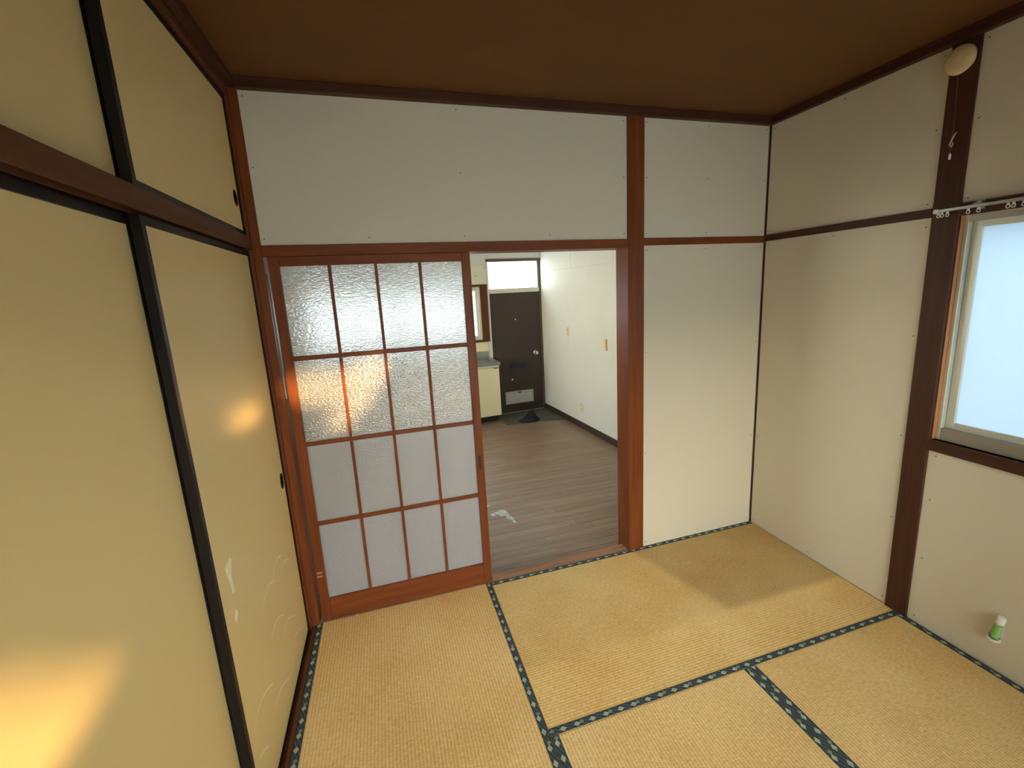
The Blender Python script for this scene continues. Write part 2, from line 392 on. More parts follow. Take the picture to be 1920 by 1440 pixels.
# timber members
struct('trim_1', boxb(1.734, 1.832, -.010, .125, -.13, 2.42, bev=.003), W_['Z'], 'reddish brown post right of the doorway', 'post')
bm = boxb(-.030, .005, -.008, .11, -.04, 2.42, bev=.002); box(bm, -.12, -.030, -.002, .11, -.04, 2.42)
struct('trim_2', bm, W_['Z'], 'narrow reddish post in the left corner', 'post')
bm = BM(); box(bm, .005, 1.734, -.009, .125, 1.768, 1.813, bev=.002)
struct('trim_3', bm, W_['X'], 'reddish lintel over the doorway', 'lintel')
struct('trim_4', boxb(1.832, 2.640, -.007, .01, 1.778, 1.816, bev=.002), W_['X'], 'thin brown rail on the back wall right of the post', 'rail')
struct('trim_5', boxb(RW-.014, RW, -.857, -.005, 1.785, 1.820, bev=.002), D_['Y'], 'thin dark rail on the right wall', 'rail')
struct('trim_6', boxb(RW-.014, RW+.06, -.948, -.855, -.03, 2.42, bev=.003), D_['Z'], 'dark brown post left of the window', 'post')
struct('trim_7', boxb(2.638, RW-.0, -.006, .0, -.0, 2.42), D_['Z'], 'slim corner bead', 'corner bead')
struct('trim_8', boxb(RW-.020, RW+.06, YB, -.948, 1.776, 1.823, bev=.002), D_['Y'], 'dark lintel over the window', 'lintel')
struct('trim_9', boxb(-.0, RW, -.030, .02, 2.406, ZC, bev=.003), D_['X'], 'dark ceiling moulding along the back wall', 'moulding')
struct('trim_10', boxb(RW-.030, RW+.01, YB, -.030, 2.406, ZC, bev=.003), D_['Y'], 'dark ceiling moulding along the right wall', 'moulding')
struct('trim_11', boxb(-.09, -.030, YB, .0, 2.384, ZC, bev=.002), B_['Y'], 'brown beam over the upper closet doors', 'beam')
struct('trim_12', boxb(-.030, .0, YB, .0, 2.41, ZC, bev=.002), D_['Y'], 'brown ceiling moulding over the closet', 'moulding')
bm = BM(); box(bm, -.115, -.030, -1.82, -.0, 1.812, 1.849, bev=.002)
box(bm, -.038, -.030, -1.82, -.0, 1.797, 1.812); box(bm, -.072, -.064, -1.82, -.0, 1.797, 1.812); box(bm, -.115, -.098, -1.82, 0, 1.797, 1.812)
struct('trim_13', bm, B_['Y'], 'brown grooved rail between the upper and lower closet doors', 'rail')
bm = boxb(-.028, -.011, -1.82, 0, -.05, -.001, bev=.001); box(bm, -.13, -.028, -1.82, 0, -.05, -.024)
struct('trim_14', bm, B_['Y'], 'brown wooden sill under the closet doors', 'sill')
struct('trim_15', boxb(-.12, -.030, -1.92, -1.82, -.03, 2.42, bev=.003), W_['Z'], 'brown post at the near end of the closet', 'post')
# doorway sill with two shallow grooves
bm = BM()
box(bm, .005, 1.734, .002, .012, -.05, .001); box(bm, .005, 1.734, .012, .036, -.05, -.002); box(bm, .005, 1.734, .036, .046, -.05, .001)
box(bm, .005, 1.734, .046, .066, -.13, -.003); box(bm, .005, 1.734, .066, .074, -.13, -.001)
M_sill = woodset('worn_sill_wood', (.42, .23, .13), (.26, .13, .07), ax='X', rough=.5)
struct('trim_16', bm, M_sill, 'worn grooved wooden sill of the doorway', 'sill')

# ------------------------------------------------------------------ tatami mats
HB = .031
def tatami(x0, x1, y0, y1, ax, label, edges, mm=None):
    t = thing('tatami_mat', ((x0+x1)/2, (y0+y1)/2, -.05), label, 'tatami mat', 'straw mats covering the floor')
    g = .0012
    obj('rush_surface', boxb(x0+g, x1-g, y0+g, y1-g, -.05, 0, bev=.0015), mm or (M_tatY if ax == 'Y' else M_tatX), t)
    for e in edges:
        if ax == 'X':
            ya = y1-HB if e > 0 else y0; a = (x0+g, x1-g, ya+g, ya+HB-g)
        else:
            xa = x1-HB if e > 0 else x0; a = (xa+g, xa+HB-g, y0+g, y1-g)
        c = Vector(((a[0]+a[1])/2, (a[2]+a[3])/2, .0007))
        bm = boxb(a[0]-c.x, a[1]-c.x, a[2]-c.y, a[3]-c.y, -.0012, .0014, bev=.0007)
        o = obj('edging', bm, M_ed[ax]); o.parent = t; o.location = c - world_loc(t)
        o['label'] = 'blue-green edging with woven lozenges'
    return t
U = .88; YM = .002; YD = -.927
tatami(-.010, U, -1.807, YM, 'Y', 'straw tatami mat along the closet doors, reaching the glazed door', (-1, 1))
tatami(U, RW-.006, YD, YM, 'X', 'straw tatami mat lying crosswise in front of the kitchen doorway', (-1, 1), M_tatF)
tatami(2*U, RW-.006, -2.70, YD, 'Y', 'straw tatami mat under the window wall', (-1, 1))
tatami(U, 2*U, -1.807, YD, 'Y', 'half-size straw tatami mat in the middle of the floor', (-1, 1))
tatami(-.010, 2*U, -2.70, -1.807, 'X', 'straw tatami mat nearest the camera', (-1, 1))

# ------------------------------------------------------------------ closet doors
def closet_door(x, y0, y1, z0, z1, label, pull, group, st=.022, th=.022):
    t = thing('closet_door', (x-th/2, (y0+y1)/2, z0), label, 'sliding door', group)
    p = obj('paper_panel', boxb(x-th+.003, x-.003, y0+.01, y1-.01, z0+.01, z1-.01), M_fus, t)
    for a, b in ((y0, y0+st), (y1-st, y1)):
        obj('stile', boxb(x-th, x, a, b, z0, z1, bev=.0015), M_black, t)
    for a, b in ((z0, z0+st), (z1-st, z1)):
        obj('rail', boxb(x-th, x-.0005, y0+st, y1-st, a, b, bev=.0015), M_black, t)
    yp, zp, ry, rz = pull
    bm = BM(); n = 32
    # oval pull: raised rim around a dished plate
    rings = []
    for s, dx in ((1.0, 0), (1.0, .0022), (.86, .0022), (.78, -.001), (.0, -.0015)):
        rings.append([bm.verts.new((x-.003+dx, yp+ry*s*math.cos(2*math.pi*i/n), zp+rz*s*math.sin(2*math.pi*i/n))) for i in range(n)] if s else [bm.verts.new((x-.003+dx, yp, zp))])
    for a, b in zip(rings, rings[1:]):
        for i in range(n):
            if len(b) == 1: bm.faces.new((a[i], a[(i+1) % n], b[0]))
            else: bm.faces.new((a[i], a[(i+1) % n], b[(i+1) % n], b[i]))
    bm.faces.new(rings[0][::-1])
    obj('finger_pull', bm, M_pull, t, smooth=True)
    return t, p
XR, XL_ = -.043, -.071
t1, p1 = closet_door(XR, -.912, -.004, -.020, 1.792, 'lower closet sliding door next to the glazed door, faint wave print', (-.066, .795, .025, .036), 'closet sliding doors')
closet_door(XL_, -1.80, -.885, -.020, 1.792, 'lower closet sliding door nearest the camera, cream paper in black frame', (-1.74, .795, .013, .036), 'closet sliding doors')
closet_door(XR, -.912, -.004, 1.848, 2.384, 'upper closet sliding door next to the corner post', (-.066, 1.99, .023, .030), 'closet sliding doors')
closet_door(XL_, -1.80, -.885, 1.848, 2.384, 'upper closet sliding door nearest the camera', (-1.74, 1.99, .013, .030), 'closet sliding doors')
ARCS = [[(-0.263, 0.543), (-0.304, 0.562), (-0.355, 0.563), (-0.399, 0.552), (-0.41, 0.54)], [(-0.155, 0.465), (-0.219, 0.495), (-0.275, 0.498), (-0.318, 0.485)], [(-0.397, 0.518), (-0.454, 0.545), (-0.503, 0.551), (-0.562, 0.538), (-0.615, 0.517)], [(-.045, 0.239), (-0.074, 0.263), (-0.113, 0.275), (-0.175, 0.258)], [(-0.36, 0.34), (-0.448, 0.386), (-0.511, 0.389), (-0.556, 0.376)], [(-0.206, 0.215), (-0.297, 0.275), (-0.357, 0.286), (-0.399, 0.275)], [(-0.099, 0.07), (-0.184, 0.128), (-0.267, 0.157), (-0.304, 0.15)], [(-0.615, 0.253), (-0.686, 0.291), (-0.748, 0.31), (-0.799, 0.305), (-0.839, 0.292)], [(-0.425, 0.098), (-0.521, 0.154), (-0.602, 0.172), (-0.663, 0.161)], [(-0.755, 0.145), (-0.806, 0.177), (-0.852, 0.201)]]
bm = BM()
for a in ARCS:
    # resample smoothly
    P = [Vector((XR-.0028, y, z)) for y, z in a]; Q = []
    for i in range(len(P)-1):
        p0 = P[max(i-1, 0)]; p3 = P[min(i+2, len(P)-1)]
        for k in range(5):
            s = k/5; Q.append(.5*((2*P[i])+(P[i+1]-p0)*s+(2*p0-5*P[i]+4*P[i+1]-p3)*s*s+(3*P[i]-p0-3*P[i+1]+p3)*s**3))
    Q.append(P[-1]); tube(bm, Q, [.0006+.0020*math.sin(math.pi*(.25+.75*i/(len(Q)-1))) for i in range(len(Q))], 6, flat=.2)
obj('printed_wave_lines', bm, M_fusgold, t1)['label'] = 'thin pale printed arcs'
bm = BM()
for poly in ([(-.776, .845), (-.764, .834), (-.788, .80), (-.784, .74), (-.800, .742), (-.806, .783), (-.822, .834)], [(-.80, .69), (-.79, .67), (-.815, .655), (-.82, .675)]):
    a = [bm.verts.new((XR-.0030, y, z)) for y, z in poly]; b = [bm.verts.new((XR-.0024, y, z)) for y, z in poly]
    bm.faces.new(a); bm.faces.new(b[::-1])
    for i in range(len(poly)): bm.faces.new((a[i], a[(i+1) % len(poly)], b[(i+1) % len(poly)], b[i]))
obj('scuff_mark', bm, M_fusgold, t1)['label'] = 'pale scuffed patch in the paper'

# ------------------------------------------------------------------ glazed sliding door
DX0, DX1, DZ0, DZ1 = .017, .889, .003, 1.768
yf, yb = .008, .038
t = thing('glazed_sliding_door', ((DX0+DX1)/2, .023, DZ0), 'reddish wood sliding door with sixteen figured glass panes', 'sliding door')
GX0, GX1, GZ0, GZ1 = .060, .848, .118, 1.727
obj('stile', boxb(DX0, GX0, yf, yb, DZ0, DZ1, bev=.002), W_['Z'], t)
rs = obj('stile', boxb(GX1, DX1, yf, yb, DZ0, DZ1, bev=.002), W_['Z'], t)
obj('rail', boxb(GX0, GX1, yf+.001, yb-.001, DZ0, GZ0, bev=.002), W_['X'], t)['label'] = 'broad bottom rail'
obj('rail', boxb(GX0, GX1, yf+.001, yb-.001, GZ1, DZ1, bev=.002), W_['X'], t)['label'] = 'top rail'
cw = (GX1-GX0)/4; rh = (GZ1-GZ0)/4
for i in range(1, 4):
    x = GX0+cw*i
    obj('glazing_bar', boxb(x-.0065, x+.0065, yf+.003, yb-.003, GZ0, GZ1, bev=.002), W_['Z'], t)
for i in range(1, 4):
    z = GZ0+rh*i
    obj('glazing_bar', boxb(GX0, GX1, yf+.004, yb-.004, z-.010, z+.010, bev=.002), W_['X'], t)
for r in range(4):
    for c in range(4):
        x0 = GX0+cw*c+(.0065 if c else 0); x1 = GX0+cw*(c+1)-(.0065 if c < 3 else 0)
        z0 = GZ0+rh*r+(.010 if r else 0); z1 = GZ0+rh*(r+1)-(.010 if r < 3 else 0)
        obj('glass_pane', boxb(x0-.002, x1+.002, .0215, .0245, z0-.002, z1+.002), (M_dglass3, M_dglass2, M_dglass, M_dglass)[r], t)
bm = BM(); box(bm, .861, .873, yf-.0012, yf+.002, .668, .742, bev=.001)
obj('finger_pull', bm, M_darkp, t)['label'] = 'narrow recessed black pull'
bm = BM(); box(bm, .022, .048, yf-.0006, yf, .262, .272); box(bm, .022, .048, yf-.0006, yf, .243, .252)
obj('adhesive_residue', bm, mat('brown_tape_residue', (.42, .20, .07), rough=.5), t)['label'] = 'two strips of old tape'
bm = tube(BM(), [(.010, .004, 1.15+.05*i) for i in range(12)], .0040, 8)  # thin grey strip standing between corner post and door
obj('edge_strip', bm, mat('grey_edge_strip', (.16, .145, .13), rough=.25, bump=((20, 20, 60), .6, .004)), t)['label'] = 'thin glossy grey strip along the edge'

# ------------------------------------------------------------------ room window
w = thing('window_1', (RW+.06, (WY0+WY1)/2, WZ0), 'frosted aluminium sliding window in the right wall', 'window', kind='structure')
def wbox(name, *a, m=M_alu, bev=.0015, label=None):
    o = obj(name, boxb(*a, bev=bev), m, w)
    if label: o['label'] = label
    return o
x0 = RW+.018
wbox('jamb_lining', RW+.0, x0+.04, WY0-.004, WY0, WZ0, WZ1, m=M_jamblit, label='wood jamb with its orange daylight painted in')
wbox('frame_stile', x0, x0+.075, WY0-.018, WY0-.004, WZ0, WZ1)
wbox('frame_stile', x0, x0+.075, WY1, WY1+.014, WZ0, WZ1)
wbox('frame_head', x0, x0+.075, WY1+.014, WY0-.018, WZ1-.022, WZ1, m=M_alud)
wbox('frame_sill', x0, x0+.075, WY1+.014, WY0-.018, WZ0, WZ0+.052, m=M_alud)
def sash(xs, ya, yb_):
    wbox('sash_stile', xs, xs+.02, yb_-.030, yb_, WZ0+.045, WZ1-.012)
    wbox('sash_stile', xs, xs+.02, ya, ya+.030, WZ0+.045, WZ1-.012)
    wbox('sash_rail', xs, xs+.02, ya+.03, yb_-.030, WZ1-.045, WZ1-.014)
    wbox('sash_rail', xs, xs+.02, ya+.03, yb_-.030, WZ0+.045, WZ0+.078)
    obj('frosted_pane', boxb(xs+.008, xs+.012, ya+.025, yb_-.025, WZ0+.07, WZ1-.04), M_wglass, w)
ym = (WY0+WY1)/2
sash(x0+.024, ym-.015, WY0-.019); sash(x0+.048, WY1+.015, ym+.015)
struct('trim_17', boxb(RW-.018, RW+.075, WY1, -.948, .822, WZ0, bev=.002), D_['Y'], 'dark wooden ledge under the window', 'window ledge')
# window behind the camera
w4 = thing('window_4', ((HX0+HX1)/2, YB-.05, 0), 'tall clear window behind the camera', 'window', kind='structure')
for a in ((HX0, HX0+.04, 0, HZ), (HX1-.04, HX1, 0, HZ), (HX0+.04, HX1-.04, 0, .05), (HX0+.04, HX1-.04, HZ-.04, HZ), (1.62, 1.66, .05, HZ-.04)):
    obj('frame_bar', boxb(a[0], a[1], YB-.08, YB-.03, a[2], a[3], bev=.002), M_alu, w4)
obj('clear_pane', boxb(HX0+.04, 1.62, YB-.058, YB-.054, .05, HZ-.04), M_clearp, w4)
obj('clear_pane', boxb(1.66, HX1-.04, YB-.058, YB-.054, .05, HZ-.04), M_clearp, w4)
portal('portal_near', ((HX0+HX1)/2, YB-.16, HZ/2), (HX1-HX0+.3, HZ+.3), (0, 1, 0))
portal('portal_right', (RW+.20, ym, (WZ0+WZ1)/2), (WY0-WY1+.3, WZ1-WZ0+.3), (-1, 0, 0))
struct('wall_sky_block', boxb(4.3, 4.5, -5.2, 9, -.8, 5.0), mat('sky_block_grey', (.25, .30, .35), rough=.9), 'added unseen blue-grey wall dimming the sky at the window', 'wall')  # added out of view to cut the sky reaching the frosted window
# added unseen mask wall, its holes cut to shape the sun patches indoors
YG = -6.2
def back_to(p):
    p = Vector(p); s = (YG-p.y)/SUN_DIR.y; q = p+SUN_DIR*s; return (q.x, q.z)
P1 = [(XL_, y, z) for y, z in [(-1.72, 1.13), (-1.55, 1.135), (-1.46, 1.055), (-1.335, .962), (-1.352, .92), (-1.42, .915), (-1.50, .912), (-1.64, .945)]]
P2 = [(XR, y, z) for y, z in [(-.60, 1.235), (-.42, 1.215), (-.20, 1.185), (-.25, 1.125), (-.48, 1.155), (-.58, 1.20)]]
P3 = [(x, .015, z) for x, z in [(.0, 1.19), (.063, 1.262), (.25, 1.246), (.446, 1.303), (.446, 1.221), (.351, 1.07), (.286, 1.034), (.26, .970), (.13, .990), (.225, 1.08), (.054, 1.11)]]
cu = bpy.data.curves.new('sun_mask_outline', 'CURVE'); cu.dimensions = '2D'; cu.fill_mode = 'BOTH'; cu.extrude = .01
def spl(pts):
    s = cu.splines.new('POLY'); s.points.add(len(pts)-1); s.use_cyclic_u = True
    for q, (a, b) in zip(s.points, pts): q.co = (a, b, 0, 1)
spl([(-5, -.7), (13, -.7), (13, 2.42), (-5, 2.42)])
for P in (P1, P2, P3): spl([back_to(p) for p in P])
co = bpy.data.objects.new('tmp', cu); COL.objects.link(co)
me = bpy.data.meshes.new_from_object(co.evaluated_get(bpy.context.evaluated_depsgraph_get()))
bpy.data.objects.remove(co); me.name = 'sun_mask_mesh'
me.transform(Matrix.Translation((0, YG, 0)) @ Matrix.Rotation(math.pi/2, 4, 'X')); me.materials.clear(); me.materials.append(M_ground)
ws = bpy.data.objects.new('wall_sun_mask', me); COL.objects.link(ws)
tag(ws, 'added outside wall with holes shaping the sun patches', 'wall', kind='structure')

# ------------------------------------------------------------------ curtain rail, disc fitting, green bottle
t = thing('curtain_rail', (2.605, -1.4, 1.80), 'slim metal curtain rail fixed above the frosted window', 'curtain rail')
obj('rail_track', boxb(2.599, 2.611, YB+.02, -.893, 1.797, 1.809, bev=.002), M_steel, t)
obj('end_cap', boxb(2.597, 2.613, -.893, -.878, 1.794, 1.811, bev=.003), M_white, t)
for y in (-1.02, -1.75, -2.5):
    bm = boxb(2.596, 2.640, y-.012, y+.012, 1.808, 1.815, bev=.001); box(bm, 2.618, 2.628, y-.012, y+.012, 1.790, 1.822)
    obj('bracket', bm, M_alud, t)
for y in (-.895, -.907, -.925, -.991, -1.023, -1.106, -1.121, -1.148, -1.3, -1.6, -1.9):
    bm = boxb(2.602, 2.608, y-.0035, y+.0035, 1.789, 1.797, bev=.001)
    n = 12
    tube(bm, [(2.605, y+.0055*math.cos(2*math.pi*i/n), 1.784+.0055*math.sin(2*math.pi*i/n)) for i in range(n+1)], .0016, 6)
    obj('runner', bm, M_white, t)
t = thing('pull_cord_fitting', (RW-.014, -.90, 2.30), 'round cream fitting with hanging pull cord at the top of the dark post', 'wall fitting')
c = (RW-.014, -.900, 2.338)
obj('mount', lathe(BM(), c, (-1, 0, 0), [(.038, -.0), (.040, .008), (.040, .016)], 32), M_cream, t, smooth=True)
obj('domed_cover', lathe(BM(), (RW-.030, -.900, 2.338), (-1, 0, 0), [(.047, 0), (.050, .004), (.049, .010), (.042, .016), (.025, .020), (.008, .021)], 40), M_disc, t, smooth=True)
CP = [(2.608, -.900, 2.292), (2.609, -.902, 2.24), (2.609, -.905, 2.17), (2.609, -.908, 2.10), (2.609, -.905, 2.06), (2.609, -.906, 2.01)]
obj('cord', tube(BM(), CP, .0011, 6), mat('dull_cord', (.20, .13, .08), rough=.8), t)
obj('cord_bow', tube(BM(), [(2.608, -.920, 2.085), (2.607, -.912, 2.072), (2.606, -.906, 2.055), (2.606, -.902, 2.043), (2.607, -.909, 2.035), (2.607, -.913, 2.046), (2.607, -.906, 2.055)], [.0015, .003, .003, .0028, .0028, .0022, .0015], 6), mat('pale_ribbon', (.55, .45, .33), rough=.6), t)
obj('cord_toggle', lathe(BM(), (2.609, -.906, 2.012), (0, 0, -1), [(.0025, 0), (.0042, .004), (.0042, .018), (.003, .022)], 14), M_white, t, smooth=True)

t = thing('plastic_bottle', (2.620, -1.262, .137), 'little white-capped plastic bottle with green filling stuck on the wall below the window', 'bottle')
cx, cy_ = 2.620, -1.262
tilt = Vector((0, -.13, 1)).normalized(); b0 = Vector((cx, cy_+.006, .142))
def bt(prof, m, name, off=0):
    return obj(name, lathe(BM(), b0+tilt*off, tilt, prof, 28), m, t, smooth=True)
bt([(.019, 0), (.0205, .003), (.0205, .006), (.018, .008)], M_white, 'foot_ring')
bt([(.0175, .008), (.0165, .03), (.014, .055), (.011, .075), (.010, .080)], M_clear, 'clear_body')
bt([(.0075, .012), (.0085, .02), (.0085, .045), (.0070, .066)], M_green, 'green_filling')
bt([(.0125, .078), (.0135, .082), (.0132, .104), (.010, .109)], M_white, 'screw_cap')
bm = boxb(cx+.008, RW-.003, cy_-.008, cy_+.004, .155, .200, bev=.001)
obj('adhesive_pad', bm, M_white, t)

# crumbs on the mats
for i, (x, y, r) in enumerate(((.178, .0, .0045), (.287, -.066, .0028), (1.690, -.915, .0026))):
    bm = BM(); bmesh.ops.create_icosphere(bm, subdivisions=1, radius=r)
    for v in bm.verts: v.co = Vector((v.co.x*1.3, v.co.y*.8, v.co.z*.55))*random.uniform(.85, 1.15)
    o = obj('crumb', bm, M_crumb); o.location = (x, y-.006 if i == 0 else y, r*.5+.001); o.rotation_euler = (0, 0, .6+i)
    tag(o, ('largest pale crumb at the foot of the glazed door', 'small pale crumb on the mat before the glazed door', 'tiny pale crumb on the edging between the middle mats')[i], 'crumb', 'crumbs on the mats')

# ------------------------------------------------------------------ kitchen (local frame u right, v away, z up)
TH = math.radians(4.0); K0 = Vector((2.5917, 3.7868, 0)); ZF = -.13
KX = Matrix.Translation(K0) @ Matrix.Rotation(TH, 4, 'Z')
def kthing(name, uvz, label, cat, kind=None, group=None):
    o = thing(name, KX @ Vector(uvz), label, cat, group, kind); o.rotation_euler = (0, 0, TH); return o
def kobj(name, bm, m, parent=None, smooth=False, label=None):
    bmesh.ops.recalc_face_normals(bm, faces=bm.faces)
    me = bpy.data.meshes.new(name)
    if parent is None: bmesh.ops.transform(bm, matrix=KX, verts=bm.verts)
    else:
        top = parent if parent.type == 'EMPTY' or parent.parent is None else parent.parent
        base = KX.inverted() @ top.location if top.type == 'EMPTY' else Vector((0, 0, 0))
        if top.type == 'EMPTY': bmesh.ops.transform(bm, matrix=Matrix.Translation(-base), verts=bm.verts)
        else: bmesh.ops.transform(bm, matrix=KX, verts=bm.verts)
    bm.to_mesh(me); bm.free(); me.materials.append(m)
    o = bpy.data.objects.new(name, me); COL.objects.link(o)
    if parent is not None: o.parent = parent
    if smooth:
        for p in me.polygons: p.use_smooth = True
        me.set_sharp_from_angle(angle=math.radians(40))
    if label: o['label'] = label
    return o
def kstruct(name, bm, m, label, cat): return tag(kobj(name, bm, m), label, cat, kind='structure')
UL = -3.6; KC = 2.30
kf = struct('floor_kitchen', boxb(-1.7, 3.1, .076, 4.1, ZF-.08, ZF-.006), M_slab, 'kitchen floor of narrow greyish brown boards', 'floor')
# boards
M_planks = []
for i, (a, b) in enumerate((((.31, .21, .14), (.225, .145, .095)), ((.29, .195, .132), (.21, .135, .09)), ((.33, .228, .155), (.24, .158, .105)))):
    M_planks.append(mat('worn_floorboard_%s' % 'abc'[i], a, rough=.36, spec=.5, noise=((2.2, 14, 3), .16, b), bump=((3, 120, 3), .12, .001)))
pw = .0755; y = .080; i = 0; cache = {}
while y < 4.02:
    xs = [-1.65, -1.65+random.uniform(.5, 1.6)]
    while xs[-1] < 2.95: xs.append(min(xs[-1]+1.82, 2.95))
    for a, b in zip(xs, xs[1:]):
        L = round(b-a, 2)
        key = (L, i % 3)
        if key not in cache:
            bm = boxb(0, L-.0012, 0, pw-.0014, -.006, 0, bev=.0008)
            me = bpy.data.meshes.new('plank'); bmesh.ops.recalc_face_normals(bm, faces=bm.faces); bm.to_mesh(me); bm.free(); me.materials.append(M_planks[i % 3]); cache[key] = me
        o = bpy.data.objects.new('plank', cache[key]); COL.objects.link(o); o.parent = kf; o.location = (a, y, ZF)
        i += random.choice((1, 1, 2))
    y += pw
spill = [(1.099, .993), (1.141, 1.019), (1.21, 1.042), (1.234, 1.003), (1.243, .923), (1.252, .867), (1.261, .802), (1.242, .8), (1.229, .856), (1.205, .885), (1.213, .94), (1.175, .935), (1.147, .984), (1.13, .955), (1.108, .968)]
bm = prism(BM(), spill, ZF+.0001, ZF+.0008)
obj('paint_spill', bm, M_spill, kf)['label'] = 'irregular whitish stain'
bm = prism(BM(), [(1.08, 1.14), (1.12, 1.155), (1.15, 1.145), (1.11, 1.13)], ZF+.0001, ZF+.0008); obj('paint_spill', bm, M_spill, kf)['label'] = 'small whitish stain'
# walls
bm = BM(); box(bm, 0, .1, -3.66, .1, ZF-.1, 2.6)
wk = kstruct('wall_kitchen_right', bm, M_kwall, 'pale board wall on the right side of the kitchen', 'wall')
for (v0, v1, z0, z1) in ((-3.64, -.004, -.13, 1.797), (-3.64, -1.83, 1.801, KC), (-1.826, -.91, 1.801, KC), (-.906, -.004, 1.801, KC)):
    kobj('panel', boxb(-.006, 0, v0, v1, z0, z1, bev=.0012), M_kwall, wk)
bm = BM()
KWL, KWR, KWB, KWT = -3.05, -.885, .943, 1.640
box(bm, UL, KWL, 0, .1, ZF-.1, 2.6); box(bm, KWL, KWR, 0, .1, ZF-.1, KWB); box(bm, KWL, KWR, 0, .1, KWT, 2.6)
box(bm, KWR, -.776, 0, .1, ZF-.1, 2.6); box(bm, -.776, 0, 0, .1, 1.985, 2.6); box(bm, -.776, 0, .0, .1, ZF-.1, ZF)
wkb = kstruct('wall_kitchen_back', bm, M_kwall, 'pale kitchen wall holding the entrance door and sink window', 'wall')
kobj('panel', boxb(UL, -.782, -.008, 0, 1.668, 1.908, bev=.001), M_board2, wkb)
kobj('panel', boxb(UL, -.782, -.008, 0, 1.912, KC, bev=.001), M_kwall, wkb)
kobj('panel', boxb(-.780, -.008, -.008, 0, 1.990, KC, bev=.001), M_kwall, wkb)
kobj('panel', boxb(UL, -.815, -.008, 0, .786, .905, bev=.001), M_kcream, wkb, label='white board over the splashback')
kobj('panel', boxb(UL, -.815, -.006, 0, -.1, .784, bev=.001), M_kwall, wkb)
# little fittings on the upper board
p = kobj('wall_plate', boxb(-.945, -.905, -.012, -.008, 1.765, 1.795, bev=.001), M_cream, wkb)
kobj('wall_plate_hole', boxb(-.940, -.912, -.0125, -.0115, 1.772, 1.788), M_vent, wkb)
kobj('peg', cyl(BM(), (-.797, -.008, 1.877), (0, -1, 0), .006, .012, 12), M_alud, wkb)
bm = BM(); LV0, LV1, LZ0, LZ1 = -2.75, -1.05, .8, 1.95
box(bm, UL-.1, UL, -4.2, LV0, ZF-.1, 2.6); box(bm, UL-.1, UL, LV1, .1, ZF-.1, 2.6); box(bm, UL-.1, UL, LV0, LV1, ZF-.1, LZ0); box(bm, UL-.1, UL, LV0, LV1, LZ1, 2.6)
kstruct('wall_kitchen_left', bm, M_kwall, 'far left kitchen wall', 'wall')
struct('ceiling_kitchen', boxb(-1.7, 3.1, .11, 4.2, KC, KC+.05), M_kwall, 'pale kitchen ceiling', 'ceiling')
kstruct('trim_18', boxb(-.884, -.786, -.014, .02, .915, 1.668, bev=.002), B_['Z'], 'brown wooden casing between the sink window and the entrance door', 'window casing')
kstruct('trim_19', boxb(UL, -.786, -.020, .02, .913, .943, bev=.002), B_['X'], 'brown window sill over the sink', 'window sill')
kstruct('trim_20', boxb(UL, -.786, -.016, .02, 1.640, 1.668, bev=.002), B_['X'], 'brown head casing of the sink window', 'window casing')
kstruct('baseboard_right', boxb(-.016, -.006, -3.64, -.012, ZF, -.052, bev=.001), M_base, 'dark brown baseboard of the kitchen', 'baseboard')
# kitchen window
w3 = kthing('window_3', ((KWL+KWR)/2, .05, KWB), 'aluminium window over the kitchen sink', 'window', kind='structure')
um = (KWL+KWR)/2
for a in ((KWR-.028, KWR, KWB, KWT), (KWL, KWL+.028, KWB, KWT), (KWL+.028, KWR-.028, KWT-.03, KWT), (KWL+.028, KWR-.028, KWB, KWB+.03)):
    kobj('frame_bar', boxb(a[0], a[1], .004, .075, a[2], a[3], bev=.0015), M_trim_w, w3)
for u0, u1, vv in ((um-.02, KWR-.028, .022), (KWL+.028, um+.02, .048)):
    for a in ((u0, u0+.03, KWB+.03, KWT-.03), (u1-.03, u1, KWB+.03, KWT-.03)):
        kobj('sash_stile', boxb(a[0], a[1], vv, vv+.02, a[2], a[3], bev=.001), M_trim_w, w3)
    for a in ((u0+.03, u1-.03, KWB+.03, KWB+.055), (u0+.03, u1-.03, KWT-.055, KWT-.03)):
        kobj('sash_rail', boxb(a[0], a[1], vv, vv+.02, a[2], a[3], bev=.001), M_trim_w, w3)
    kobj('frosted_pane', boxb(u0+.025, u1-.025, vv+.008, vv+.012, KWB+.05, KWT-.05), M_sglass, w3)
w5 = kthing('window_kitchen_fill', (UL-.05, -1.8, LZ0), 'wide unseen window added to brighten the kitchen', 'window', kind='structure')  # added out of view to let more light into the kitchen
for a in ((LV0, LV0+.04, LZ0, LZ1), (LV1-.04, LV1, LZ0, LZ1), (-1.82, -1.78, LZ0+.04, LZ1-.04), (LV0+.04, LV1-.04, LZ0, LZ0+.04), (LV0+.04, LV1-.04, LZ1-.04, LZ1)):
    kobj('frame_bar', boxb(UL-.07, UL-.03, a[0], a[1], a[2], a[3], bev=.002), M_trim_w, w5)
kobj('clear_pane', boxb(UL-.052, UL-.048, LV0+.04, LV1-.04, LZ0+.04, LZ1-.04), M_clearp, w5)
